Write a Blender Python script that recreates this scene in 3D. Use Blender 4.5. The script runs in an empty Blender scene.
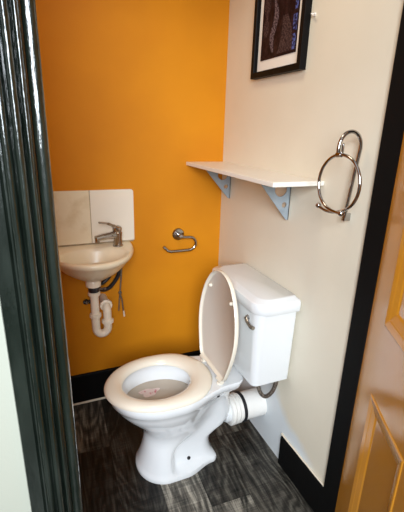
import bpy, bmesh, math, random
from mathutils import Vector, Matrix
from math import sin, cos, pi, radians
random.seed(4)
SC = bpy.context.scene
COL = SC.collection

# ------------------------------------------------------------------ camera
F_PX, PITCH, ROLL, YAW, CAMZ = 384.17, 0.3167, 0.0292, 0.4057, 1.41
fwd = Vector((sin(YAW)*cos(PITCH), cos(YAW)*cos(PITCH), -sin(PITCH)))
rgt = Vector((cos(YAW), -sin(YAW), 0)); up = rgt.cross(fwd)
r2 = rgt*cos(ROLL)+up*sin(ROLL); u2 = -rgt*sin(ROLL)+up*cos(ROLL)
cam = bpy.data.cameras.new('camera'); co = bpy.data.objects.new('camera', cam); COL.objects.link(co)
cam.sensor_fit = 'VERTICAL'; cam.sensor_height = 24; cam.lens = F_PX/512*24; cam.clip_start = 0.02
m = Matrix((r2, u2, -fwd)).transposed().to_4x4(); m.translation = (0, 0, CAMZ)
co.matrix_world = m
SC.camera = co

# ------------------------------------------------------------------ light
W = bpy.data.worlds.new('world'); SC.world = W; W.use_nodes = True
wb = W.node_tree.nodes['Background']; wb.inputs[1].default_value = 0.75
wt = W.node_tree.nodes.new('ShaderNodeTexCoord'); wz = W.node_tree.nodes.new('ShaderNodeSeparateXYZ'); wr = W.node_tree.nodes.new('ShaderNodeValToRGB')
W.node_tree.links.new(wt.outputs['Generated'], wz.inputs[0]); W.node_tree.links.new(wz.outputs['Z'], wr.inputs['Fac']); W.node_tree.links.new(wr.outputs['Color'], wb.inputs['Color'])
wr.color_ramp.elements[0].position = 0.0; wr.color_ramp.elements[0].color = (0.22, 0.24, 0.23, 1)   # dim hall at eye level, paler towards its ceiling
wr.color_ramp.elements[1].position = 0.7; wr.color_ramp.elements[1].color = (0.90, 0.95, 1.0, 1)

def area(name, loc, target, sx, sy, power, color):
    l = bpy.data.lights.new(name, 'AREA'); l.shape = 'RECTANGLE'; l.size = sx; l.size_y = sy
    l.energy = power; l.color = color
    o = bpy.data.objects.new(name, l); COL.objects.link(o); o.location = loc
    o.rotation_euler = (Vector(target)-Vector(loc)).to_track_quat('-Z', 'Y').to_euler()
    return o
# daylight entering from the hall, and the room's ceiling lamp
area('hall_daylight', (-0.42, -1.05, 1.80), (0.74, 1.45, 0.42), 1.0, 1.0, 30, (0.86, 0.93, 1.0)).data.spread = radians(105)
lamp = bpy.data.lights.new('ceiling_lamp_light', 'AREA'); lamp.shape = 'DISK'; lamp.size = 0.34
lamp.energy = 3.2; lamp.color = (1.0, 0.88, 0.68)
lo = bpy.data.objects.new('ceiling_lamp_light', lamp); COL.objects.link(lo); lo.location = (0.34, 1.12, 2.27)

vs = SC.view_settings
vs.view_transform = 'Standard'; vs.look = 'None'; vs.gamma = 1; vs.use_curve_mapping = False
vs.exposure = 0.22

# ------------------------------------------------------------------ materials
def mat(name, color, rough=0.5, metal=0.0, coat=0.0, spec=0.5, bump=None, vary=None, coat_rough=0.05, stretch=(1, 1, 1)):
    """bump=(scale,strength) ; vary=(scale, colour2, lo, hi)"""
    M = bpy.data.materials.new(name); M.use_nodes = True
    nt = M.node_tree; b = nt.nodes['Principled BSDF']
    b.inputs['Base Color'].default_value = (*color, 1); b.inputs['Roughness'].default_value = rough
    b.inputs['Metallic'].default_value = metal; b.inputs['Coat Weight'].default_value = coat
    b.inputs['Coat Roughness'].default_value = coat_rough
    b.inputs['Specular IOR Level'].default_value = spec
    tc = nt.nodes.new('ShaderNodeTexCoord'); mp = nt.nodes.new('ShaderNodeMapping')
    mp.inputs['Scale'].default_value = stretch
    nt.links.new(tc.outputs['Object'], mp.inputs['Vector'])
    if vary:
        n = nt.nodes.new('ShaderNodeTexNoise'); n.inputs['Scale'].default_value = vary[0]; n.inputs['Detail'].default_value = 6
        r = nt.nodes.new('ShaderNodeMapRange'); r.inputs['From Min'].default_value = vary[2]; r.inputs['From Max'].default_value = vary[3]
        x = nt.nodes.new('ShaderNodeMix'); x.data_type = 'RGBA'
        x.inputs['A'].default_value = (*color, 1); x.inputs['B'].default_value = (*vary[1], 1)
        nt.links.new(mp.outputs[0], n.inputs['Vector']); nt.links.new(n.outputs['Fac'], r.inputs['Value'])
        nt.links.new(r.outputs[0], x.inputs['Factor']); nt.links.new(x.outputs['Result'], b.inputs['Base Color'])
    if bump:
        n = nt.nodes.new('ShaderNodeTexNoise'); n.inputs['Scale'].default_value = bump[0]; n.inputs['Detail'].default_value = 4
        bp = nt.nodes.new('ShaderNodeBump'); bp.inputs['Strength'].default_value = bump[1]; bp.inputs['Distance'].default_value = 0.004
        nt.links.new(mp.outputs[0], n.inputs['Vector']); nt.links.new(n.outputs['Fac'], bp.inputs['Height'])
        nt.links.new(bp.outputs[0], b.inputs['Normal'])
        if coat: nt.links.new(bp.outputs[0], b.inputs['Coat Normal'])
    return M

ORANGE = mat('orange_wall_paint', (0.66, 0.250, 0.006), 0.6, spec=0.22, bump=(140, 0.10), vary=(2.5, (0.57, 0.200, 0.005), 0.35, 0.75))
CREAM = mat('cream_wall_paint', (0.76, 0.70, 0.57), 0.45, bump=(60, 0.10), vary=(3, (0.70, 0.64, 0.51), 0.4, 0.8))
HALLW = mat('hall_wall_paint', (0.44, 0.45, 0.375), 0.6, bump=(120, 0.08))
CEIL = mat('ceiling_paint', (0.8, 0.78, 0.74), 0.7)
GREEN = mat('dark_green_gloss_paint', (0.006, 0.010, 0.007), 0.22, coat=1.0, bump=(120, 0.35), vary=(25, (0.016, 0.022, 0.017), 0.45, 0.7), stretch=(1, 1, 0.22))
BLACK = mat('black_gloss_paint', (0.004, 0.004, 0.004), 0.55, spec=0.12, bump=(60, 0.1))
DOORM = mat('orange_door_gloss', (0.64, 0.270, 0.022), 0.18, coat=0.75, coat_rough=0.10, bump=(160, 0.06), vary=(5, (0.58, 0.235, 0.018), 0.4, 0.8), spec=0.4)
CERAM = mat('white_ceramic', (0.76, 0.78, 0.79), 0.10, coat=0.7, vary=(2, (0.73, 0.75, 0.765), 0.3, 0.8))
CERAMB = mat('ivory_ceramic', (0.80, 0.69, 0.51), 0.30, coat=0.05, vary=(4, (0.76, 0.64, 0.45), 0.4, 0.8))
SEATM = mat('white_seat_plastic', (0.79, 0.74, 0.63), 0.16, coat=0.3, vary=(3, (0.77, 0.71, 0.59), 0.3, 0.8))
LIDIN = mat('shaded_lid_underside', (0.62, 0.56, 0.49), 0.35, vary=(3, (0.60, 0.54, 0.47), 0.3, 0.8))  # seat plastic toned down: the underside's shadow is put into its colour
PLAST = mat('white_pipe_plastic', (0.82, 0.80, 0.76), 0.28, vary=(12, (0.78, 0.75, 0.70), 0.4, 0.8))
PLASTW = mat('warm_white_pipe_plastic', (0.82, 0.72, 0.58), 0.3, vary=(18, (0.74, 0.62, 0.47), 0.4, 0.8))
RUBB = mat('black_rubber', (0.012, 0.012, 0.015), 0.4, bump=(80, 0.1))
CHROME = mat('chrome', (0.44, 0.42, 0.40), 0.10, metal=1, vary=(9, (0.36, 0.34, 0.32), 0.4, 0.8))
DKMETAL = mat('tarnished_braid', (0.07, 0.055, 0.043), 0.35, metal=0.7, bump=(500, 0.8), vary=(200, (0.26, 0.21, 0.17), 0.4, 0.6))
BRKT = mat('grey_blue_bracket_paint', (0.33, 0.38, 0.42), 0.4, metal=0.2, vary=(14, (0.28, 0.33, 0.37), 0.4, 0.8))
SHELFM = mat('white_shelf_laminate', (0.84, 0.80, 0.72), 0.4, vary=(6, (0.80, 0.75, 0.66), 0.4, 0.8))
FRAMEM = mat('black_frame', (0.004, 0.0035, 0.0035), 0.5, spec=0.12, bump=(90, 0.1))
MATB = mat('cream_mount_board', (0.86, 0.82, 0.74), 0.7, vary=(5, (0.83, 0.78, 0.70), 0.4, 0.8))
TILEM = mat('cream_tile_glaze', (0.80, 0.70, 0.52), 0.14, coat=0.4, bump=(9, 0.12), vary=(11, (0.60, 0.46, 0.26), 0.48, 0.80))
TILEW = mat('white_tile_glaze', (0.84, 0.78, 0.67), 0.14, coat=0.4, bump=(9, 0.08), vary=(7, (0.80, 0.75, 0.66), 0.45, 0.85))
GROUT = mat('old_grout', (0.30, 0.22, 0.13), 0.8, vary=(30, (0.50, 0.40, 0.26), 0.4, 0.7))
CAULK = mat('cream_caulk', (0.74, 0.66, 0.53), 0.5, bump=(80, 0.3))
CORDM = mat('grey_cord', (0.09, 0.07, 0.05), 0.6, vary=(120, (0.18, 0.14, 0.10), 0.4, 0.6))
DARK = mat('dark_hole', (0.004, 0.004, 0.004), 0.6)

def plank_floor():
    M = bpy.data.materials.new('dark_wood_vinyl_planks'); M.use_nodes = True
    nt = M.node_tree; L = nt.links.new; b = nt.nodes['Principled BSDF']; N = nt.nodes.new
    tc = N('ShaderNodeTexCoord'); mp = N('ShaderNodeMapping'); mp.inputs['Rotation'].default_value = (0, 0, radians(-88))
    L(tc.outputs['Object'], mp.inputs['Vector'])
    at = N('ShaderNodeAttribute'); at.attribute_name = 'plank_tone'; at.attribute_type = 'GEOMETRY'
    sc = N('ShaderNodeVectorMath'); sc.operation = 'MULTIPLY'; sc.inputs[1].default_value = (37.3, 11.7, 53.1)
    L(at.outputs['Vector'], sc.inputs[0])
    ad = N('ShaderNodeVectorMath'); ad.operation = 'ADD'; L(mp.outputs[0], ad.inputs[0]); L(sc.outputs[0], ad.inputs[1])
    def noise(vec, scl, detail, rough, dist=0.0):
        q = N('ShaderNodeMapping'); q.inputs['Scale'].default_value = scl; L(vec, q.inputs['Vector'])
        n = N('ShaderNodeTexNoise'); n.inputs['Scale'].default_value = 1; n.inputs['Detail'].default_value = detail
        n.inputs['Roughness'].default_value = rough; n.inputs['Distortion'].default_value = dist; L(q.outputs[0], n.inputs['Vector']); return n.outputs['Fac']
    def mix(a_, b_, f):
        x = N('ShaderNodeMix'); x.data_type = 'FLOAT'; x.inputs['Factor'].default_value = f; L(a_, x.inputs['A']); L(b_, x.inputs['B']); return x.outputs['Result']
    grain = noise(ad.outputs[0], (7, 95, 1), 9, 0.7, 0.3)
    figure = noise(ad.outputs[0], (3.0, 20, 1), 6, 0.6, 0.9)
    # cathedral figure: rings of a slowly varying field
    sn = N('ShaderNodeMath'); sn.operation = 'SINE'; ml = N('ShaderNodeMath'); ml.operation = 'MULTIPLY'; ml.inputs[1].default_value = 75
    fld = noise(ad.outputs[0], (2.2, 6.5, 1), 2, 0.4, 0.4); L(fld, ml.inputs[0]); L(ml.outputs[0], sn.inputs[0])
    mr = N('ShaderNodeMapRange'); mr.inputs['From Min'].default_value = -1; L(sn.outputs[0], mr.inputs['Value'])
    scuff = noise(mp.outputs[0], (150, 9, 1), 4, 0.6)
    v = mix(mix(mix(grain, figure, 0.40), mr.outputs[0], 0.10), scuff, 0.17)
    cr = N('ShaderNodeValToRGB'); e = cr.color_ramp.elements
    e[0].position = 0.39; e[0].color = (0.006, 0.006, 0.005, 1); e[1].position = 0.63; e[1].color = (0.170, 0.158, 0.130, 1)
    k = e.new(0.50); k.color = (0.045, 0.041, 0.034, 1)
    L(v, cr.inputs['Fac'])
    sx = N('ShaderNodeSeparateXYZ'); L(at.outputs['Vector'], sx.inputs[0])
    mu = N('ShaderNodeVectorMath'); mu.operation = 'SCALE'; L(cr.outputs['Color'], mu.inputs[0]); L(sx.outputs['X'], mu.inputs['Scale'])
    L(mu.outputs[0], b.inputs['Base Color'])
    b.inputs['Roughness'].default_value = 0.42; b.inputs['Specular IOR Level'].default_value = 0.28
    bp = N('ShaderNodeBump'); bp.inputs['Strength'].default_value = 0.3; bp.inputs['Distance'].default_value = 0.002
    L(v, bp.inputs['Height']); L(bp.outputs[0], b.inputs['Normal'])
    return M
FLOORM = plank_floor()

def art_material():
    M = bpy.data.materials.new('dark_abstract_print'); M.use_nodes = True
    nt = M.node_tree; L = nt.links.new; b = nt.nodes['Principled BSDF']; N = nt.nodes.new
    tc = N('ShaderNodeTexCoord'); sp = N('ShaderNodeSeparateXYZ'); L(tc.outputs['Object'], sp.inputs[0])
    n1 = N('ShaderNodeTexNoise'); n1.inputs['Scale'].default_value = 45; n1.inputs['Detail'].default_value = 8; n1.inputs['Roughness'].default_value = 0.75
    L(tc.outputs['Object'], n1.inputs['Vector'])
    cr = N('ShaderNodeValToRGB'); e = cr.color_ramp.elements
    e[0].position = 0.45; e[0].color = (0.008, 0.003, 0.005, 1); e[1].position = 0.80; e[1].color = (0.055, 0.026, 0.026, 1)
    L(n1.outputs['Fac'], cr.inputs['Fac'])
    L(cr.outputs['Color'], b.inputs['Base Color']); b.inputs['Roughness'].default_value = 0.45; b.inputs['Specular IOR Level'].default_value = 0.12
    return M
ARTM = art_material()
ARTPALE = mat('speckled_print_ink', (0.17, 0.125, 0.135), 0.5, spec=0.1, vary=(150, (0.018, 0.007, 0.010), 0.42, 0.60))
ARTDIM = mat('dim_speckled_print_ink', (0.09, 0.055, 0.052), 0.5, spec=0.1, vary=(170, (0.012, 0.005, 0.007), 0.40, 0.62))
ARTBLUE = mat('blue_print_ink', (0.09, 0.12, 0.34), 0.5, spec=0.1, vary=(110, (0.010, 0.008, 0.025), 0.42, 0.56))

def water_material():
    M = mat('bowl_water', (0.46, 0.40, 0.33), 0.08, spec=0.3, bump=(20, 0.03), vary=(6, (0.40, 0.35, 0.29), 0.4, 0.8))
    return M
WATER = water_material()
PAPER = mat('wet_pink_paper', (0.62, 0.50, 0.47), 0.5, vary=(55, (0.50, 0.17, 0.20), 0.56, 0.66))

# ------------------------------------------------------------------ mesh helpers
def link(name, bm, material, parent=None, smooth=True, angle=35, loc=None):
    """link a bmesh (world coordinates) as one mesh object; origin at `loc` or at the parent's origin"""
    bmesh.ops.recalc_face_normals(bm, faces=bm.faces)
    off = Vector(loc) if loc is not None else (parent.matrix_world.translation if parent else Vector())
    if parent is not None and loc is None: off = origin_of(parent)
    bmesh.ops.translate(bm, vec=-off, verts=bm.verts)
    me = bpy.data.meshes.new(name); bm.to_mesh(me); bm.free()
    mats = material if isinstance(material, (list, tuple)) else [material]
    for x in mats: me.materials.append(x)
    if smooth:
        for p in me.polygons: p.use_smooth = True
        me.set_sharp_from_angle(angle=radians(angle))
    o = bpy.data.objects.new(name, me); COL.objects.link(o)
    if parent is not None:
        o.parent = parent
        o.location = off-origin_of(parent)
    else:
        o.location = off
    return o
def origin_of(o):
    v = Vector(o.location)
    while o.parent: o = o.parent; v += Vector(o.location)
    return v
def thing(name, label, cat, loc, group=None):
    o = bpy.data.objects.new(name, None); COL.objects.link(o); o.location = loc
    o.empty_display_size = 0.05
    return tag(o, label, cat, group)
def tag(o, label, cat=None, group=None, kind=None):
    if label: o['label'] = label
    if cat: o['category'] = cat
    if group: o['group'] = group
    if kind: o['kind'] = kind
    return o
def struct(name, bm, material, label, cat, smooth=False, angle=35):
    o = link(name, bm, material, None, smooth, angle)
    return tag(o, label, cat, kind='structure')

def box(bm, x0, x1, y0, y1, z0, z1, bev=0.0, seg=2):
    vs_ = [bm.verts.new((x, y, z)) for z in (z0, z1) for y in (y0, y1) for x in (x0, x1)]
    idx = [(0, 2, 3, 1), (4, 5, 7, 6), (0, 1, 5, 4), (2, 6, 7, 3), (0, 4, 6, 2), (1, 3, 7, 5)]
    fs = [bm.faces.new([vs_[i] for i in f]) for f in idx]
    if bev > 0:
        es = list({e for f in fs for e in f.edges})
        bmesh.ops.bevel(bm, geom=es, offset=bev, segments=seg, profile=0.5, affect='EDGES')
    return bm
def nbm(): return bmesh.new()
def bx(*a, **k): return box(nbm(), *a, **k)

def loft(bm, rings, cap0=True, cap1=True, closed=True):
    vr = [[bm.verts.new(p) for p in r] for r in rings]
    n = len(vr[0])
    for a, b in zip(vr, vr[1:]):
        for i in range(n if closed else n-1):
            j = (i+1) % n
            bm.faces.new((a[i], a[j], b[j], b[i]))
    if cap0: bm.faces.new(list(reversed(vr[0])))
    if cap1: bm.faces.new(vr[-1])
    return vr
def tube(bm, pts, rad, n=14, cap=True, closed=False, flat=None):
    pts = [Vector(p) for p in pts]; N = len(pts)
    rads = rad if isinstance(rad, (list, tuple)) else [rad]*N
    tans = []
    for i in range(N):
        if closed: t = pts[(i+1) % N]-pts[i-1]
        else: t = pts[min(i+1, N-1)]-pts[max(i-1, 0)]
        tans.append(t.normalized())
    ref = Vector((0, 0, 1)) if abs(tans[0].z) < 0.9 else Vector((1, 0, 0))
    u = tans[0].cross(ref).normalized(); rings = []
    for i in range(N):
        u = (u-tans[i]*u.dot(tans[i])).normalized(); v = tans[i].cross(u)
        rings.append([pts[i]+(u*cos(2*pi*k/n)+v*sin(2*pi*k/n)*(flat or 1))*rads[i] for k in range(n)])
    if closed: rings.append(rings[0])
    if closed:
        vr = [[bm.verts.new(p) for p in r] for r in rings[:-1]]
        for a in range(N):
            A, B = vr[a], vr[(a+1) % N]
            for k in range(n): bm.faces.new((A[k], A[(k+1) % n], B[(k+1) % n], B[k]))
    else: loft(bm, rings, cap, cap)
    return bm
def smooth_path(pts, sub=8):
    """Catmull-Rom"""
    P = [Vector(p) for p in pts]; P = [P[0]*2-P[1]]+P+[P[-1]*2-P[-2]]; out = []
    for i in range(1, len(P)-2):
        for k in range(sub):
            t = k/sub; a, b, c, d = P[i-1], P[i], P[i+1], P[i+2]
            out.append(0.5*((2*b)+(c-a)*t+(2*a-5*b+4*c-d)*t*t+(3*b-a-3*c+d)*t**3))
    out.append(P[-2]); return out
def lathe(bm, base, axis, prof, n=28):
    """prof: list of (distance along axis, radius)"""
    base = Vector(base); ax = Vector(axis).normalized()
    ref = Vector((0, 0, 1)) if abs(ax.z) < 0.9 else Vector((1, 0, 0))
    u = ax.cross(ref).normalized(); v = ax.cross(u)
    rings = [[base+ax*h+(u*cos(2*pi*k/n)+v*sin(2*pi*k/n))*max(r, 1e-5) for k in range(n)] for h, r in prof]
    loft(bm, rings); return bm
def ball(bm, c, r, n=14):
    bmesh.ops.create_uvsphere(bm, u_segments=n, v_segments=n//2+2, radius=r, matrix=Matrix.Translation(c)); return bm
def extrude_z(bm, prof, z0, z1, steps=1):
    loft(bm, [[(x, y, z0+(z1-z0)*i/steps) for x, y in prof] for i in range(steps+1)]); return bm
def rrect(x0, x1, y0, y1, rf, rb, z, n=8):
    """rounded rectangle; rf radius at the low-x corners, rb at the high-x corners"""
    pts = []
    for cx, cy, r, a0 in ((x1-rb, y0+rb, rb, -90), (x1-rb, y1-rb, rb, 0), (x0+rf, y1-rf, rf, 90), (x0+rf, y0+rf, rf, 180)):
        for k in range(n+1):
            a = radians(a0+90*k/n); pts.append((cx+r*cos(a), cy+r*sin(a), z))
    return pts

# ------------------------------------------------------------------ setting
XR, YB, YF0, YF1 = 0.886, 1.8275, 0.757, 0.833
XL, ZC = -0.16, 2.32
bm = nbm(); box(bm, -1.6, 1.7, -1.7, YB+0.12, -0.05, -0.0006)
tones = [0.4]*len(bm.faces); PW, PL = 0.167, 1.05
pr_, px_ = cos(radians(-2)), sin(radians(-2))
def plank(u0, u1, x0, x1, tone):
    g = 0.0011
    bm.faces.new([bm.verts.new((x*pr_-u*px_, x*px_+u*pr_, 0)) for x, u in ((x0+g, u0+g), (x1-g, u0+g), (x1-g, u1-g), (x0+g, u1-g))]); tones.append(tone)
random.seed(11)
ends = {0: 1.47, 1: 1.02, 2: 1.72, 3: 1.03, 4: 1.36, 5: 0.8}                 # where a plank ends, by column
seen = {(0, 1): 1.25, (0, 0): 0.22, (1, 1): 0.32, (1, 0): 0.26, (2, 1): 0.6, (2, 0): 2.5, (3, 1): 0.62, (3, 0): 2.2, (4, 1): 0.95, (4, 0): 0.80, (5, 1): 0.8, (5, 0): 0.9}
for c in range(-9, 11):
    x0 = -0.026+PW*c
    e0 = ends.get(c, random.uniform(0.6, 1.7))
    for k in range(-3, 2):
        u0, u1 = e0+(k-0)*PL, e0+(k+1)*PL
        u1 = min(u1, 1.86); u0 = max(u0, -1.62)
        if u1 <= u0: continue
        plank(u0, u1, x0, x0+PW, seen.get((c, 1 if k >= 0 else 0), random.uniform(0.5, 1.6)) if k >= -1 else random.uniform(0.5, 1.6))
floor = struct('floor', bm, FLOORM, 'dark grey wood-look plank floor under the toilet', 'floor')
ta = floor.data.attributes.new('plank_tone', 'FLOAT_VECTOR', 'FACE')
for i, t in enumerate(tones): ta.data[i].vector = (t, (t*7.7) % 1, (t*3.3) % 1)
struct('wall_back', bx(XL-0.1, XR+0.1, YB, YB+0.1, 0, ZC), ORANGE, 'bright orange painted wall behind the basin', 'wall')
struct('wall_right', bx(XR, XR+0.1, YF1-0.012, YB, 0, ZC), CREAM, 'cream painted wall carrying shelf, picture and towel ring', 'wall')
struct('wall_left', bx(XL-0.1, XL, YF1, YB, 0, ZC), ORANGE, 'orange side wall hidden beyond the left door frame', 'wall')
struct('ceiling', bx(XL-0.1, XR+0.1, YF1, YB+0.1, ZC, ZC+0.08), CEIL, 'plain pale ceiling above the toilet room', 'ceiling')
struct('wall_front', bx(-1.6, -0.005, YF0, YF1, 0, ZC), HALLW, 'pale greenish white hall wall left of the door frame', 'wall')
bm = nbm(); box(bm, -0.005, XR+0.014, YF0, YF1-0.012, 2.02, ZC)
struct('wall_front_header', bm, HALLW, 'pale hall wall above the doorway', 'wall')
struct('wall_front_right', bx(XR+0.014, 1.7, YF0, YF1-0.012, 0, ZC), HALLW, 'pale hall wall behind the open orange door', 'wall')

# whiter, bluer colour low on the cream wall beneath the cistern, with a ragged edge
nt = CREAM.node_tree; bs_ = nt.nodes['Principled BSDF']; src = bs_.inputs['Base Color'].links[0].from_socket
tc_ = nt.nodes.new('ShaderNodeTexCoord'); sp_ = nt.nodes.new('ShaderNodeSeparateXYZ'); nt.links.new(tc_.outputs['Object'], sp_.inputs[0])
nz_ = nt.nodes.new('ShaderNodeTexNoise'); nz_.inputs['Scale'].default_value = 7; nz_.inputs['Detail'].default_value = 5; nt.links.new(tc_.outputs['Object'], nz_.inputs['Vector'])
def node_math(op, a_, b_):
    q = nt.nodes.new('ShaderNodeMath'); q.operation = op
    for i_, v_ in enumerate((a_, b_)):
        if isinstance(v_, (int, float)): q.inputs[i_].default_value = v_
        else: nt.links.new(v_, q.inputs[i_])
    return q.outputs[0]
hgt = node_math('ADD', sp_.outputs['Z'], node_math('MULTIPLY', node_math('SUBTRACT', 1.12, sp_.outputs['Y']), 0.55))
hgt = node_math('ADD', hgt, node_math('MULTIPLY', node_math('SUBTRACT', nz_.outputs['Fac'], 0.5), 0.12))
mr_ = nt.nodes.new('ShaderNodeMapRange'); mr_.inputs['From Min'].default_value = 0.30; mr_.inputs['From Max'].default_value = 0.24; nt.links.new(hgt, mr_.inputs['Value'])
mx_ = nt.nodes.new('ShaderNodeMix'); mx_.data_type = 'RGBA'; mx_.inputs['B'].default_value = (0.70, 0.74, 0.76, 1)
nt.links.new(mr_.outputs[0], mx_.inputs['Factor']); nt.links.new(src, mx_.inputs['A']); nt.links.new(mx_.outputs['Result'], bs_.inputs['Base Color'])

# left jamb and moulded casing (profile swept up)
def bead(x0, x1, ytop, ybase, n=9):
    return [(x0+(x1-x0)*(0.5-0.5*cos(pi*k/(n-1))), ybase-(ybase-ytop)*sin(pi*k/(n-1))) for k in range(n)]
prof = [(0.0245, 0.838), (0.0248, 0.775)]+[(0.0125+0.0122*cos(radians(a)), 0.767-0.013*sin(radians(a))**0.9) for a in range(10, 171, 16)]+[(0.0005, 0.769), (0.0005, 0.838)]
struct('trim_1', extrude_z(nbm(), prof, 0, 2.0, 40), GREEN, 'dark green glossy door jamb edge beside the basin', 'door frame', True, 50)
prof = [(0.0003, 0.757), (0.0, 0.751)]+bead(-0.002, -0.0125, 0.739, 0.750)+bead(-0.0145, -0.032, 0.729, 0.749)+bead(-0.0345, -0.052, 0.733, 0.748) \
    + [(-0.0545, 0.748), (-0.0575, 0.744), (-0.0595, 0.741), (-0.0850, 0.741), (-0.0870, 0.744), (-0.0875, 0.757)]
struct('trim_2', extrude_z(nbm(), prof, 0, 2.07, 40), GREEN, 'dark green reeded door casing on the left of the doorway', 'door frame', True, 50)
prof = [(0.872, 0.750), (0.872, 0.8195), (0.899, 0.8195), (0.899, 0.750)]
struct('trim_3', extrude_z(nbm(), prof, 0, 2.0), BLACK, 'flat black door jamb between cream wall and orange door', 'door frame')
struct('trim_4', bx(0.0005, 0.899, 0.750, 0.8195, 2.0, 2.02), BLACK, 'black head of the door frame', 'door frame')

# skirting boards
def skirt_profile_y(y0, y1, xf, xb, h):
    b = nbm(); loft(b, [[(xb, y, 0), (xf, y, 0), (xf, y, h-0.006), (xf+(xb-xf)*0.4, y, h), (xb, y, h)] for y in (y0, y1)]); return b
bs = struct('baseboard_right', skirt_profile_y(0.8195, 1.100, 0.8725, XR, 0.150), BLACK, 'short black skirting board on the cream wall by the door jamb', 'skirting board')
c = nbm(); tube(c, [(0.8815, 0.8205+0.028*k, 0.151+0.0008*sin(k*2.1)) for k in range(11)], 0.0042, 8)
link('caulk_line', c, CAULK, bs)['label'] = 'cream caulk along the top edge'
c = nbm(); tube(c, [(0.881, 1.103, 0.0+0.012*k) for k in range(14)], 0.004, 8); link('caulk_line', c, CAULK, bs)
b = nbm(); loft(b, [[(x, YB, 0), (x, YB-0.014, 0), (x, YB-0.014, 0.166), (x, YB-0.008, 0.172), (x, YB, 0.172)] for x in (XL, XR)])
bs = struct('baseboard_back', b, BLACK, 'long black skirting board along the orange wall', 'skirting board')
c = nbm(); tube(c, [(XL+0.05*k, YB-0.0165, 0.004) for k in range(20)], 0.0055, 8)
link('caulk_line', c, CAULK, bs)['label'] = 'cream bead along the floor'

# ------------------------------------------------------------------ door leaf
TH = radians(29); HX, HY = 0.8695, 0.7475
ds = Vector((-sin(TH), -cos(TH), 0)); dn = Vector((-cos(TH), sin(TH), 0))   # along leaf, visible face normal
def D(s, z, d=0.0): return Vector((HX, HY, 0))+ds*s+dn*d+Vector((0, 0, z))
DW, DH, DT = 0.80, 1.98, 0.040
panels = [(0.150, 0.308, 0.26, 0.655), (0.150, 0.308, 0.985, 1.83), (0.492, 0.650, 0.26, 0.655), (0.492, 0.650, 0.985, 1.83)]
PO = []   # opening rectangles (outer edge of moulding)
for s0, s1, z0, z1 in panels: PO.append((s0-0.038, s1+0.038, z0-0.055, z1+0.055))
def quadbox(bm, s0, s1, z0, z1, d0, d1):
    v = [bm.verts.new(D(s, z, d)) for d in (d0, d1) for z in (z0, z1) for s in (s0, s1)]
    for f in [(0, 2, 3, 1), (4, 5, 7, 6), (0, 1, 5, 4), (2, 6, 7, 3), (0, 4, 6, 2), (1, 3, 7, 5)]: bm.faces.new([v[i] for i in f])
bm = nbm()
a0, a1, b0, b1 = PO[0][0], PO[0][1], PO[2][0], PO[2][1]
zs = [0.008, PO[0][2], PO[0][3], PO[1][2], PO[1][3], DH]
for s0, s1 in ((0, a0), (a1, b0), (b1, DW)): quadbox(bm, s0, s1, zs[0], zs[5], -DT, 0)
for s0, s1 in ((a0, a1), (b0, b1)):
    for z0, z1 in ((zs[0], zs[1]), (zs[2], zs[3]), (zs[4], zs[5])): quadbox(bm, s0, s1, z0, z1, -DT, 0)
door = struct('door_1', bm, DOORM, 'glossy orange panelled door standing half open at the right', 'door')
for s0, s1, z0, z1 in PO:
    b = nbm()
    # moulding ring: profile across (inset, height)
    prof = [(-0.0015, -0.001), (-0.001, 0.002), (0.002, 0.003), (0.016, -0.0010), (0.018, -0.0022), (0.034, -0.0075), (0.036, -0.009), (0.040, -0.012)]
    k = 0.055/0.04
    rings = []
    for ins, h in prof:
        rings.append([D(s0+ins, z0+ins*k, h), D(s1-ins, z0+ins*k, h), D(s1-ins, z1-ins*k, h), D(s0+ins, z1-ins*k, h)])
    loft(b, rings, False, False)
    link('panel_moulding', b, DOORM, door, smooth=False)
    b = nbm(); quadbox(b, s0+0.002, s1-0.002, z0+0.002, z1-0.002, -0.028, -0.011)
    link('door_panel', b, DOORM, door, smooth=False)
b = nbm(); lathe(b, D(0.745, 1.0, 0), dn, [(0, 0.026), (0.006, 0.026), (0.008, 0.010), (0.035, 0.010), (0.040, 0.022), (0.055, 0.026), (0.066, 0.018), (0.069, 0.002)])
link('door_knob', b, CHROME, door)

# ------------------------------------------------------------------ toilet
TY = 1.303
toilet = thing('toilet', 'white close-coupled toilet with raised lid against the cream wall', 'toilet', (0.45, TY, 0))
def outline(z, xf, xm, w, xt0, xt1, wr, xb, n=26, rc=0.05, e=2.0):
    """one closed ring; front half is a superellipse, then a blend to the rear width, rear corners rounded"""
    side = []
    for k in range(n):
        a = pi/2*k/(n-1); side.append((xm-(xm-xf)*cos(a)**(2/e), w*sin(a)**(2/e)))
    rc = min(rc, wr*0.95, (xb-xt1) if xb > xt1 else rc)
    for k in range(1, 25):
        t = k/24; x = xm+(xb-rc-xm)*t
        s = min(max((x-xt0)/max(xt1-xt0, 1e-4), 0), 1); s = s*s*(3-2*s)
        side.append((x, w+(wr-w)*s))
    for k in range(1, 8):
        a = pi/2*k/7; side.append((xb-rc+rc*sin(a), wr-rc+rc*cos(a)))
    ring = [(x, TY-y, z) for x, y in side]+[(x, TY+y, z) for x, y in reversed(side[1:])]
    return ring
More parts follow.
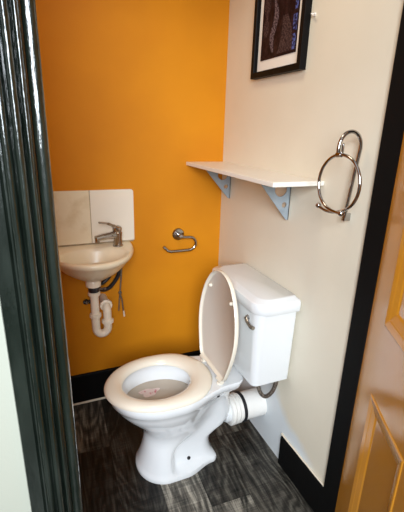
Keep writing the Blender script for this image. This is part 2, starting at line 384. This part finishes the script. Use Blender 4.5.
pan_sl = [
    (0.000, .278, .40, .131, .47, .60, .094, .626), (0.010, .276, .40, .132, .47, .60, .096, .628),
    (0.020, .278, .40, .128, .47, .60, .093, .625), (0.028, .283, .40, .123, .405, .435, .086, .618),
    (0.040, .288, .395, .119, .400, .430, .076, .612), (0.060, .295, .395, .113, .400, .430, .070, .609), (0.090, .304, .395, .106, .400, .432, .066, .607),
    (0.115, .309, .40, .100, .405, .440, .062, .618), (0.140, .313, .41, .095, .420, .48, .064, .650),
    (0.160, .314, .42, .094, .440, .54, .064, .685), (0.185, .313, .42, .096, .440, .58, .064, .703),
    (0.210, .304, .42, .103, .430, .60, .064, .708), (0.235, .288, .42, .115, .430, .62, .066, .706),
    (0.260, .266, .41, .129, .430, .63, .068, .700), (0.290, .238, .40, .146, .430, .63, .072, .694),
    (0.320, .212, .395, .160, .430, .64, .080, .694), (0.345, .194, .39, .169, .430, .65, .092, .702),
    (0.365, .184, .39, .1735, .430, .66, .108, .722), (0.368, .180, .39, .176, .430, .66, .112, .726), (0.398, .178, .39, .177, .430, .66, .120, .735), (0.404, .183, .39, .173, .430, .66, .117, .732),
]
rings = [outline(s[0]*1.02, *s[1:]) for s in pan_sl]
def egg(z, xf, xb, xm, w, n):
    ring = []
    for k in range(n):
        a = 2*pi*k/n
        # start at the front point to match the outline's vertex order
        x = xm-(xm-xf)*cos(a) if cos(a) > 0 else xm-(xb-xm)*cos(a)
        ring.append((x, TY-w*sin(a), z))
    return ring
N = len(rings[0])
def refit(ring_src, z, xf, xb, xm, w):
    # inner rings keep the angular spacing of the outer outline
    out = []
    for x, y, _ in ring_src:
        a = math.atan2(-(y-TY)/w, (xm-x)/(xm-xf) if x < xm else (xm-x)/(xb-xm))
        cx = cos(a); out.append((xm-(xm-xf)*cx if cx > 0 else xm-(xb-xm)*cx, TY-w*sin(a), z))
    return out
top = rings[-1]
for z, xf, xb, xm, w in ((0.404, .228, .544, .375, .127), (0.396, .224, .548, .375, .132), (0.372, .220, .550, .375, .134), (0.362, .228, .544, .375, .126), (0.33, .238, .534, .375, .120),
                         (0.27, .270, .515, .38, .098), (0.22, .30, .495, .385, .078), (0.18, .335, .46, .39, .05)):
    rings.append(refit(top, z*1.02, xf, xb, xm, w))
bm = nbm(); loft(bm, rings)
pan = link('pan', bm, CERAM, toilet, angle=50)
b = nbm(); lathe(b, (0.684, TY, 0.176), (1, 0, 0), [(0, 0.046), (0.010, 0.054), (0.0245, 0.054)], 32)
link('outlet_spigot', b, CERAM, pan)
b = nbm(); loft(b, [egg(0.338, .2375, .5345, .375, .1205, 48)], True, False)
link('water', b, WATER, pan, smooth=False)
for yy in (TY-0.0915, ):
    b = nbm(); lathe(b, (0.492, TY-0.074, 0.046), (0, -1, 0.2), [(-0.006, 0.0075), (0.0050, 0.0075), (0.0062, 0.004)], 16)
    link('screw_hole', b, DARK, pan)['label'] = 'dark fixing screw hole in the foot'
b = nbm(); box(b, 0.594, 0.606, TY-0.1225, TY-0.112, 0.366, 0.381, 0.002, 1)
link('fixing_slot', b, DARK, pan)

# seat ring
def seat_outer(a):
    # outer plan outline by angle about (.385, TY)
    c_, s_ = cos(a), sin(a)
    if c_ > 0: return Vector((0.385-0.225*c_, -0.181*s_, 0))
    e = 2.7
    return Vector((0.385+0.222*abs(c_)**(2/e), -0.181*math.copysign(abs(s_)**(2/e), s_)*(1-0.30*abs(c_)**3), 0))
def seat_inner(a):
    c_, s_ = cos(a), sin(a)
    return Vector((0.373-0.140*c_, -0.118*s_, 0))
prof = [(0.0, 0.0), (0.0, 0.004), (0.03, 0.0085), (0.10, 0.0135), (0.25, 0.0175), (0.5, 0.0195), (0.75, 0.0170), (0.90, 0.0120), (0.97, 0.007), (1.0, 0.003), (1.0, 0.0)]
bm = nbm(); NA = 72; rows = []
for i in range(NA):
    a = 2*pi*i/NA; o_, i_ = seat_outer(a), seat_inner(a)
    rows.append([bm.verts.new((o_.lerp(i_, t))+Vector((0, TY, 0.4150+h*1.12))) for t, h in prof])
for i in range(NA):
    A, B = rows[i], rows[(i+1) % NA]
    for k in range(len(prof)):
        l = (k+1) % len(prof); bm.faces.new((A[k], A[l], B[l], B[k]))
seat = link('seat', bm, SEATM, toilet, angle=60)
for a in (0.9, -0.9):
    b = nbm(); p0 = seat_outer(a).lerp(seat_inner(a), 0.42); lathe(b, (p0.x, TY+p0.y, 0.4110), (0, 0, 1), [(0, 0.009), (0.0055, 0.009)], 14)
    link('seat_buffer', b, RUBB, seat)

# raised lid: local u along the lid from the hinge, v across, w towards the underside
LA = radians(86); LH = Vector((0.624, TY-0.006, 0.431))
lu = Vector((cos(LA), 0, sin(LA))); lw = Vector((-sin(LA), 0, cos(LA)))
def LP(u, v, w): return LH+lu*u+Vector((0, v, 0))+lw*w
LIDP = smooth_path([(0.442, 0, 0), (0.436, 0.040, 0), (0.418, 0.078, 0), (0.385, 0.112, 0), (0.335, 0.144, 0), (0.270, 0.166, 0), (0.200, 0.174, 0), (0.130, 0.164, 0), (0.070, 0.146, 0), (0.022, 0.128, 0)], 4) \
    + [Vector((0.008, 0.118, 0)), Vector((0.002, 0.108, 0)), Vector((0.0, 0.095, 0)), Vector((0.0, 0.05, 0))]
def lid_outline(ins=0.0):
    half = [(p.x, p.y) for p in LIDP]
    full = half+[(0.0, 0.0)]+[(u, -v) for u, v in reversed(half[1:])]
    out = []; n = len(full)
    for i in range(n):
        (ax, ay), (bx_, by), (x, y) = full[i-1], full[(i+1) % n], full[i]
        t = Vector((bx_-ax, by-ay)).normalized(); out.append((x-t.y*ins, y+t.x*ins))
    return out
bm = nbm(); rings = []
for ins, w in ((0.018, -0.0085), (0.006, -0.007), (0.0, -0.001), (0.0005, 0.010), (0.003, 0.013), (0.006, 0.012), (0.009, 0.003), (0.013, 0.0)):
    rings.append([LP(u, v, w) for u, v in lid_outline(ins=ins)])
loft(bm, rings)
bm.faces.ensure_lookup_table()
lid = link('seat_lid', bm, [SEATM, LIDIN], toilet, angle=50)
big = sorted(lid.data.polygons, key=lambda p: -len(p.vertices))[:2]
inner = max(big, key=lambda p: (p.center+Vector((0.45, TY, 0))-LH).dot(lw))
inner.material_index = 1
for u, v in ((0.345, 0.100), (0.345, -0.100)):
    b = nbm(); lathe(b, LP(u, v, 0), lw, [(0, 0.008), (0.010, 0.0075), (0.013, 0.004)], 14); link('buffer', b, SEATM, lid)
for v in (0.088, -0.088):
    b = nbm(); tube(b, [LP(-0.004, v-0.020, 0.008), LP(-0.004, v+0.020, 0.008)], 0.010, 14)
    q = LP(-0.004, v, 0.010); lathe(b, (q.x+0.004, q.y, 0.411), (0, 0, 1), [(0, 0.014), (0.006, 0.014), (0.010, 0.009), (0.024, 0.008)], 16)
    link('hinge', b, SEATM, toilet)

# cistern
bm = nbm(); rings = []
for t in range(9):
    f = t/8; z = 0.438+(0.765-0.438)*f
    g = f**0.8
    rings.append(rrect(0.712-0.008*g, 0.882, 1.106-0.012*g, 1.500+0.016*g, 0.026+0.014*g, 0.012, z))
r0 = rrect(0.720, 0.876, 1.114, 1.492, 0.026, 0.012, 0.4335)
loft(bm, [r0]+rings)
cis = link('cistern', bm, CERAM, toilet, angle=50)
bm = nbm(); rings = []
for ins, z in ((0.010, 0.7605), (0.002, 0.761), (0.0, 0.764), (0.0, 0.793), (0.002, 0.802), (0.008, 0.8065), (0.026, 0.8085), (0.029, 0.8115), (0.036, 0.8128)):
    rings.append(rrect(0.692+ins, 0.884-min(ins, 0.012)*0.5, 1.076+ins, 1.542-ins, 0.062-ins*0.5, 0.012, z))
loft(bm, rings)
link('cistern_lid', bm, CERAM, toilet, angle=40)
lev = nbm(); lathe(lev, (0.717, 1.168, 0.722), (-1, 0, 0), [(-0.006, 0.020), (0.006, 0.020), (0.010, 0.017), (0.013, 0.009), (0.020, 0.008), (0.022, 0.004)], 22)
tube(lev, smooth_path([(0.697, 1.170, 0.722), (0.694, 1.152, 0.712), (0.694, 1.130, 0.704), (0.696, 1.110, 0.704)], 6), [0.0080]*6+[0.0072]*6+[0.0080]*7, 12)
link('flush_lever', lev, CHROME, toilet)['label'] = 'chrome flush lever'

# paper floating in the bowl
b = nbm(); ring = []
for k in range(24):
    a = 2*pi*k/24; r = 1+0.18*sin(3*a+.6)+0.12*sin(5*a)
    ring.append((0.352+0.040*r*cos(a), TY+0.045+0.026*r*sin(a)))
loft(b, [[(x, y, 0.3383) for x, y in ring], [(x, y, 0.3392) for x, y in ring], [(0.352+(x-0.352)*.6, TY+0.045+(y-TY-0.045)*.6, 0.3402+0.0012*sin(i*1.7)) for i, (x, y) in enumerate(ring)]])
tag(link('paper_scrap', b, PAPER, None, loc=(0.352, TY+0.045, 0.3385)), 'pinkish scrap of wet paper floating in the toilet bowl', 'paper')

# waste pipe
wp = thing('waste_pipe', 'thick white soil pipe with ribbed collar between toilet and cream wall', 'pipe', (0.80, TY, 0.176))
b = nbm(); pr = [(0.0, 0.054), (0.0, 0.064)]
for k in range(3):
    x0 = 0.003+0.019*k; r_ = 0.071-0.001*k; pr += [(x0, r_), (x0+0.009, r_), (x0+0.012, 0.060), (x0+0.018, 0.060)]
pr += [(0.060, 0.064), (0.062, 0.058)]
lathe(b, (0.709, TY, 0.176), (1, 0, 0), pr, 36); link('ribbed_collar', b, PLAST, wp)
b = nbm(); lathe(b, (0.771, TY, 0.176), (1, 0, 0), [(0, 0.060), (0.001, 0.0695), (0.011, 0.0700), (0.013, 0.060)], 36)
link('rubber_seal', b, RUBB, wp)['label'] = 'black rubber seal ring'
b = nbm(); lathe(b, (0.784, TY, 0.176), (1, 0, 0), [(0, 0.058), (0.001, 0.065), (0.1015, 0.065), (0.1018, 0.056)], 36)
link('pipe', b, PLAST, wp)

# filling hose under the cistern
fh = thing('supply_hose', 'short tarnished braided hose looping below the cistern', 'hose', (0.82, 1.185, 0.36))
b = nbm(); tube(b, smooth_path([(0.795, 1.215, 0.431), (0.797, 1.212, 0.385), (0.806, 1.190, 0.330), (0.822, 1.170, 0.318), (0.838, 1.150, 0.350), (0.846, 1.140, 0.395), (0.848, 1.138, 0.431)], 8), 0.0088, 12)
link('braided_hose', b, DKMETAL, fh)
for q in ((0.795, 1.215, 0.433), (0.848, 1.138, 0.433)):
    b = nbm(); lathe(b, q, (0, 0, -1), [(0, 0.011), (0.014, 0.011), (0.016, 0.008)], 6); link('hose_nut', b, DKMETAL, fh, smooth=False)

# ------------------------------------------------------------------ wash basin
BX = 0.195
basin = thing('wash_basin', 'small ivory wall-hung wash basin on the orange wall below the tiles', 'basin', (BX, YB, 0.75))
def bring(z, hw, yb, yf, e=2.1, n=40, cx=BX):
    pts = [(cx-math.copysign(hw*abs(cos(pi*k/n))**(2/e), cos(pi*k/n)), yb-(yb-yf)*sin(pi*k/n)**(2/e), z) for k in range(n+1)]
    back = [(cx+hw-2*hw*k/12, yb, z) for k in range(1, 12)]
    return pts+back
rings = [bring(0.742, .028, 1.735, 1.675), bring(0.747, .050, 1.75, 1.660), bring(0.757, .082, 1.77, 1.638), bring(0.772, .112, 1.79, 1.612), bring(0.792, .142, 1.805, 1.582),
         bring(0.815, .166, 1.82, 1.556), bring(0.836, .182, YB-.001, 1.538), bring(0.846, .190, YB-.001, 1.528), bring(0.850, .197, YB-.001, 1.520), bring(0.862, .201, YB-.001, 1.515), bring(0.870, .200, YB-.001, 1.516), bring(0.875, .195, YB-.001, 1.521), bring(0.876, .190, YB-.001, 1.527)]
def inner(z, hw, hy, cy, src):
    out = []
    for x, y, _ in src:
        a = math.atan2((y-cy)/0.15, (x-BX)/0.19); out.append((BX-0.004+hw*cos(a), cy+hy*sin(a), z))
    return out
src = rings[-1]
for z, hw, hy, cy in ((0.876, .158, .108, 1.652), (0.872, .151, .102, 1.652), (0.855, .143, .095, 1.655), (0.825, .125, .082, 1.66), (0.795, .095, .062, 1.67), (0.778, .055, .038, 1.68), (0.774, .020, .016, 1.69)):
    rings.append(inner(z, hw, hy, cy, src))
bm = nbm(); loft(bm, rings); link('bowl', bm, CERAMB, basin, angle=60)
b = nbm(); lathe(b, (BX-0.004, 1.69, 0.774), (0, 0, 1), [(0, 0.021), (0.002, 0.021), (0.003, 0.016), (0.001, 0.012)], 20); link('plug_hole', b, CHROME, basin)
b = nbm(); box(b, BX-0.17, BX+0.215, YB-0.004, YB, 0.8755, 0.883, 0.001, 1); link('sealant_line', b, GROUT, basin, smooth=False)

sb = thing('splashback', 'pair of cream tiles above the basin with a rounded upper corner', 'splashback', (0.21, YB, 0.884))
def tile(x0, x1, z0, z1, r, m_):
    b = nbm(); out = [(x0, z0), (x1, z0)]
    if r: out += [(x1-r+r*cos(radians(90*k/6)), z1-r+r*sin(radians(90*k/6))) for k in range(7)]
    else: out += [(x1, z1)]
    out += [(x0, z1)]
    loft(b, [[(x, YB-0.001, z) for x, z in out], [(x, YB-0.008, z) for x, z in out], [(x+(0.001 if x < (x0+x1)/2 else -0.001), YB-0.0095, z+(0.001 if z < (z0+z1)/2 else -0.001)) for x, z in out]])
    return link('tile', b, m_, sb, angle=30)
tile(0.005, 0.2095, 0.884, 1.134, 0, TILEM)['label'] = 'stained cream tile'
tile(0.212, 0.4145, 0.884, 1.134, 0.014, TILEW)['label'] = 'whiter tile with rounded corner'
b = nbm(); box(b, 0.004, 0.413, YB-0.006, YB-0.0005, 0.8835, 1.130); link('grout', b, GROUT, sb, smooth=False)

# tap
TX, TYY = 0.322, 1.764
tap = thing('mixer_tap', 'chrome single-lever mixer tap on the right corner of the basin', 'tap', (TX, TYY, 0.876))
b = nbm(); lathe(b, (TX, TYY, 0.876), (0, 0, 1), [(0, 0.0245), (0.006, 0.0245), (0.009, 0.021), (0.040, 0.019), (0.055, 0.021), (0.066, 0.022), (0.070, 0.019)], 26)
link('tap_body', b, CHROME, tap)
td = Vector((-0.94, -0.34, 0)).normalized()
b = nbm(); q = Vector((TX, TYY, 0.931))
tube(b, smooth_path([q+td*0.005, q+td*0.04+Vector((0, 0, 0.002)), q+td*0.085+Vector((0, 0, 0.001)), q+td*0.112+Vector((0, 0, -0.002))], 6), [0.0175]*6+[0.0155]*6+[0.0145]*7, 14)
tube(b, [q+td*0.105+Vector((0, 0, 0)), q+td*0.106+Vector((0, 0, -0.020))], 0.0105, 14)
link('spout', b, CHROME, tap)
b = nbm(); q = Vector((TX, TYY, 0.948))
lathe(b, q, (-0.15, -0.05, 1), [(0, 0.020), (0.010, 0.0225), (0.020, 0.020), (0.027, 0.010), (0.028, 0.002)], 22)
tube(b, smooth_path([q+Vector((0, 0, 0.014)), q+td*0.025+Vector((0, 0, 0.030)), q+td*0.052+Vector((0, 0, 0.044)), q+td*0.092+Vector((0, 0, 0.053))], 6), [0.016]*6+[0.012]*6+[0.008]*7, 12, flat=0.6)
link('lever', b, CHROME, tap)

# trap below the basin
PX, PY = 0.1905, 1.70
trap = thing('waste_trap', 'white plastic U-bend trap hanging below the basin', 'waste trap', (PX, PY, 0.742))
b = nbm(); lathe(b, (PX, PY, 0.744), (0, 0, -1), [(0, 0.030), (0.012, 0.035), (0.030, 0.034), (0.034, 0.022)], 26); link('tail_cone', b, PLASTW, trap)
b = nbm(); lathe(b, (PX, PY, 0.714), (0, 0, -1), [(0, 0.019), (0.002, 0.0245), (0.028, 0.0245), (0.030, 0.019)], 12); link('black_nut', b, RUBB, trap)['label'] = 'black collar nut'
b = nbm(); tube(b, [(PX+0.018, PY-0.012, 0.700), (PX+0.048, PY-0.016, 0.700)], 0.0042, 10); ball(b, (PX+0.047, PY-0.016, 0.700), 0.0075); link('clamp_screw', b, DKMETAL, trap)
def nut(x, y, z, ax, r, h):
    b = nbm(); n = 24; pr = [(0, r*0.85), (0.002, r), (h*0.45, r*1.02), (h*0.9, r*0.93), (h, r*0.8)]
    lathe(b, (x, y, z), ax, pr, n)
    for k in range(12):
        a = 2*pi*k/12; axv = Vector(ax); ref = Vector((0, 0, 1)) if abs(axv.z) < .9 else Vector((1, 0, 0)); u = axv.cross(ref).normalized(); v = axv.cross(u)
        c0 = Vector((x, y, z))+(u*cos(a)+v*sin(a))*r*0.98; tube(b, [c0+axv*0.001, c0+axv*h*0.85], 0.0018, 6)
    link('coupling_nut', b, PLASTW, trap, angle=40)
nut(PX, PY, 0.684, (0, 0, -1), 0.0265, 0.020)
nut(PX, PY, 0.572, (0, 0, -1), 0.0255, 0.020)
ub = [(PX, PY, 0.680), (PX, PY, 0.58), (PX, PY, 0.500)]
for k in range(1, 11):
    a = pi*k/10; ub.append((PX+0.0275-0.0275*cos(a), PY, 0.495-0.034*sin(a)))
ub += [(PX+0.055, PY, 0.53), (PX+0.055, PY, 0.565)]
for k in range(1, 7):
    a = pi/2*k/6; ub.append((PX+0.055, PY+0.028-0.028*cos(a), 0.567+0.028*sin(a)))
ub.append((PX+0.055, YB-0.001, 0.595))
b = nbm(); tube(b, ub, 0.0195, 18); link('u_bend', b, PLASTW, trap, angle=60)
nut(PX+0.055, PY, 0.515, (0, 0, 1), 0.0265, 0.020)
nut(PX+0.055, PY+0.018, 0.595, (0, 1, 0), 0.0285, 0.024)

HSX, HSY = 0.344, 1.768
def hose(name, label, pts, r, m_, nuts):
    t = thing(name, label, 'hose', pts[-1])
    b = nbm(); tube(b, smooth_path(pts, 8), r, 12); link('hose_braid', b, m_, t)
    for q, ax in nuts:
        b = nbm(); lathe(b, q, ax, [(0, 0.010), (0.012, 0.010), (0.014, 0.007)], 6); link('hose_nut', b, CHROME, t, smooth=False)
    return t
hose('water_hose', 'dark flexible hose rising from behind the U-bend trap to the tap', [(HSX-0.018, HSY+0.012, 0.768), (HSX-0.020, HSY+0.013, 0.752), (HSX-0.026, HSY+0.016, 0.715), (HSX-0.060, HSY+0.022, 0.664), (HSX-0.092, HSY+0.030, 0.645), (HSX-0.112, HSY+0.046, 0.644), (HSX-0.114, YB-0.002, 0.645)], 0.0095, RUBB, [])
hose('water_hose', 'shorter dark hose close under the basin beside the white tail cone', [(HSX-0.058, HSY+0.010, 0.746), (HSX-0.064, HSY+0.008, 0.734), (HSX-0.076, HSY+0.000, 0.716), (HSX-0.106, HSY-0.002, 0.694), (HSX-0.128, HSY+0.030, 0.686), (HSX-0.132, YB-0.002, 0.684)], 0.0088, RUBB, [])
v = thing('stop_valve', 'dark isolating valve on the orange wall behind the trap pipe', 'valve', (PX, YB, 0.590))
b = nbm(); tube(b, [(PX-0.042, YB-0.024, 0.590), (PX-0.006, YB-0.024, 0.590)], 0.010, 14); tube(b, [(PX-0.026, YB-0.001, 0.590), (PX-0.026, YB-0.024, 0.590)], 0.007, 12); link('valve_body', b, RUBB, v)
b = nbm(); lathe(b, (PX-0.026, YB-0.030, 0.590), (0, -1, 0), [(0, 0.008), (0.006, 0.008), (0.007, 0.004)], 12); link('valve_screw', b, CHROME, v)
cd = thing('hanging_cord', 'thin knotted grey cord hanging below the right end of the basin', 'cord', (0.3300, 1.7750, 0.6260))
b = nbm(); tube(b, smooth_path([(0.3340, 1.7720, 0.8200), (0.3310, 1.7740, 0.7160), (0.3240, 1.7760, 0.6310), (0.3190, 1.7760, 0.5860), (0.3140, 1.7760, 0.5310)], 6), 0.0032, 8); link('strand', b, CORDM, cd)
b = nbm(); tube(b, smooth_path([(0.3410, 1.7720, 0.8200), (0.3330, 1.7740, 0.7160), (0.3250, 1.7740, 0.6310), (0.3320, 1.7740, 0.5860), (0.3370, 1.7740, 0.5210), (0.3400, 1.7740, 0.5010)], 6), 0.0032, 8); link('strand', b, CORDM, cd)
b = nbm(); ball(b, (0.3240, 1.7750, 0.6290), 0.0085, 12); link('knot', b, CORDM, cd)
b = nbm(); tube(b, [(0.3375, 1.7740, 0.5280), (0.3405, 1.7740, 0.4960)], 0.0042, 8); link('cord_tip', b, PLASTW, cd)

# ------------------------------------------------------------------ shelf
sh = thing('wall_shelf', 'white shelf on two triangular metal brackets on the cream wall', 'shelf', (XR, 1.44, 1.25))
b = nbm(); box(b, 0.684, XR, 1.040, YB-0.001, 1.243, 1.259, 0.0015, 1); link('board', b, SHELFM, sh, smooth=False)
def bracket(y):
    # a triangular plate with three round holes
    z1, z0, x0, x1 = 1.2425, 1.086, 0.738, XR-0.0005
    b = nbm()
    outer = [(x0, z1), (x1, z1), (x1, z0), (x1-0.012, z0+0.002)]
    holes = [(0.841, 1.205, 0.0265), (0.861, 1.146, 0.0105), (0.789, 1.2265, 0.0085)]
    vo = [b.verts.new((x, y, z)) for x, z in outer]; es = [b.edges.new((vo[i], vo[(i+1) % 4])) for i in range(4)]
    for hx, hz, r in holes:
        n = 28; vv = [b.verts.new((hx+r*cos(2*pi*k/n), y, hz+r*sin(2*pi*k/n))) for k in range(n)]
        es += [b.edges.new((vv[k], vv[(k+1) % n])) for k in range(n)]
    bmesh.ops.triangle_fill(b, use_beauty=True, use_dissolve=False, edges=es)
    # drop triangles that fell inside the holes
    bad = [f for f in b.faces if any((f.calc_center_median()-Vector((hx, y, hz))).length < r*0.9 and all(abs((vt.co-Vector((hx, y, hz))).length-r) < 1e-4 for vt in f.verts) for hx, hz, r in holes)]
    bmesh.ops.delete(b, geom=bad, context='FACES_ONLY')
    g = bmesh.ops.extrude_face_region(b, geom=list(b.faces)); bmesh.ops.translate(b, vec=(0, 0.003, 0), verts=[q for q in g['geom'] if isinstance(q, bmesh.types.BMVert)])
    box(b, XR-0.0035, XR-0.0005, y, y+0.022, z0, z1); box(b, x0, XR-0.0035, y, y+0.022, z1-0.003, z1)
    o = link('bracket', b, BRKT, sh, smooth=False)
    for q in ((1.215,), (1.105,)):
        b = nbm(); lathe(b, (XR-0.0035, y+0.013, q[0]), (-1, 0, 0), [(0, 0.0045), (0.0015, 0.0042), (0.0025, 0.002)], 12); link('screw', b, CHROME, o)
    return o
bracket(1.728); bracket(1.222)

# ------------------------------------------------------------------ towel ring
tr = thing('towel_ring', 'chrome crook-shaped towel ring holder on the cream wall by the door jamb', 'towel ring', (XR, 0.882, 1.18))
ZA, YA = 1.374, 0.882
pts = [(0.866, YA+0.024, 1.160), (0.866, YA+0.018, 1.22), (0.866, YA+0.009, 1.30), (0.866, YA, ZA)]
for k in range(1, 17):
    a = pi*k/16; pts.append((0.826+0.040*cos(a), YA, ZA+0.044*sin(a)))
pts += [(0.786, YA, ZA-0.012), (0.787, YA, ZA-0.020)]
b = nbm(); tube(b, pts, 0.0054, 14); crook = link('crook', b, CHROME, tr)
b = nbm(); box(b, 0.8605, XR, YA+0.0185, YA+0.0295, 1.154, 1.178, 0.002, 2); link('wall_mount', b, CHROME, tr)
ball_r = 0.0088
RC = Vector((0.787, 0.866, 1.277)); RR = 0.0785
b = nbm(); pts = []
for k in range(81):
    f = k/80; d = -114+(316+114)*f; a = radians(d)
    r_ = RR*(1+0.11*max(0, (-78-d)/36)**2+0.40*max(0, (d-250)/62)**1.6)
    pts.append(RC+Vector((0.016*(f-0.5), r_*cos(a), r_*sin(a))))
tube(b, pts, 0.0046, 12); rg = link('ring', b, CHROME, tr)
for q in (pts[0], pts[-1]): b = nbm(); ball(b, q, ball_r); link('ball_end', b, CHROME, rg)
b = nbm(); tube(b, [(0.787, YA-0.014, ZA-0.018), (0.787, YA+0.004, ZA-0.020)], 0.0075, 14); tube(b, [(0.789, YA-0.013, ZA-0.016), (0.789, YA-0.013, ZA+0.008)], 0.0038, 10); ball(b, (0.789, YA-0.013, ZA+0.008), 0.0045); link('ring_clip', b, CHROME, tr)

# ------------------------------------------------------------------ toilet roll holder
rh = thing('toilet_roll_holder', 'empty chrome toilet roll holder on the orange wall', 'toilet roll holder', (0.645, YB, 0.893))
b = nbm(); lathe(b, (0.645, YB-0.0005, 0.893), (0, -1, 0), [(0, 0.032), (0.008, 0.032), (0.013, 0.028), (0.014, 0.013), (0.050, 0.012), (0.054, 0.009)], 26); link('wall_rose', b, CHROME, rh)
HYY = 1.778
pts = [(0.645, HYY, 0.890), (0.66, HYY, 0.888), (0.690, HYY, 0.886)]
for k in range(1, 12):
    a = radians(90-180*k/11); pts.append((0.690+0.036*cos(a), HYY, 0.8515+0.0345*sin(a)))
pts += [(0.64, HYY, 0.8165), (0.590, HYY, 0.8165), (0.575, HYY, 0.822), (0.551, HYY, 0.846)]
b = nbm(); tube(b, pts, 0.0072, 12); link('arm', b, CHROME, rh)

# ------------------------------------------------------------------ picture
pf = thing('picture_frame', 'black framed dark print high on the cream wall', 'picture', (XR, 1.364, 1.62))
Y0, Y1, Z0, Z1, FX = 1.207, 1.546, 1.617, 2.10, 0.860
b = nbm(); fw = 0.023
rings = []
for ins, x in ((0, XR-0.0005), (0, FX+0.001), (0.001, FX), (fw-0.002, FX), (fw, FX+0.003), (fw, XR-0.004)):
    rings.append([(x, Y0+ins, Z0+ins), (x, Y1-ins, Z0+ins), (x, Y1-ins, Z1-ins), (x, Y0+ins, Z1-ins)])
loft(b, rings, False, False); link('frame', b, FRAMEM, pf, smooth=False)
b = nbm(); box(b, 0.877, XR-0.0006, Y0+fw-0.001, Y1-fw+0.001, Z0+fw-0.001, Z1-fw+0.001); link('mount', b, MATB, pf, smooth=False)
ay0, ay1, az0, az1 = 1.262, 1.496, 1.680, 2.04
b = nbm(); box(b, 0.8735, 0.8775, ay0, ay1, az0, az1); art = link('print', b, ARTM, pf, smooth=False)
b = nbm()
def ribbon(bm, cl, wd, x):
    L_ = [(y+w, z) for (y, z), w in zip(cl, wd)]+[(y-w, z) for (y, z), w in reversed(list(zip(cl, wd)))]
    loft(bm, [[(x, y, z) for y, z in L_], [(x-0.0004, y, z) for y, z in L_]])
ribbon(b, [(ay1-0.085+0.012*sin(k*0.45), 1.700+0.012*k) for k in range(28)], [0.004+0.013*abs(sin(0.20*k+0.15)) for k in range(28)], 0.8736)
link('pale_figure', b, ARTPALE, art, smooth=False)
b = nbm()
ribbon(b, [(ay0+0.072-0.010*sin(k*0.3), 1.690+0.010*k) for k in range(13)], [0.042*(1-k/13)**0.6+0.004 for k in range(13)], 0.8736)
ribbon(b, [(ay1-0.030, 1.760+0.012*k) for k in range(16)], [0.018*abs(sin(0.5*k+.4))+0.003 for k in range(16)], 0.8736)
link('dim_patches', b, ARTDIM, art, smooth=False)
b = nbm(); random.seed(8)
box(b, 0.8731, 0.8736, ay0+0.004, ay0+0.022, 1.690, 1.74); box(b, 0.8731, 0.8736, ay0+0.004, ay0+0.026, 1.75, 1.80); box(b, 0.8731, 0.8736, ay0+0.004, ay0+0.020, 1.815, 2.02)
link('blue_marks', b, ARTBLUE, art, smooth=False)

# small white hook on the wall right of the picture
hk = nbm(); lathe(hk, (XR, 1.187, 1.779), (-1, 0, 0), [(0, 0.006), (0.003, 0.006), (0.004, 0.0025), (0.014, 0.0025), (0.016, 0.001)], 12)
tube(hk, [(XR-0.012, 1.187, 1.779), (XR-0.014, 1.177, 1.771), (XR-0.014, 1.168, 1.775)], 0.0022, 8)
tag(link('wall_hook', hk, PLAST, None, loc=(XR, 1.187, 1.779)), 'tiny white hook on the cream wall beside the picture', 'hook')
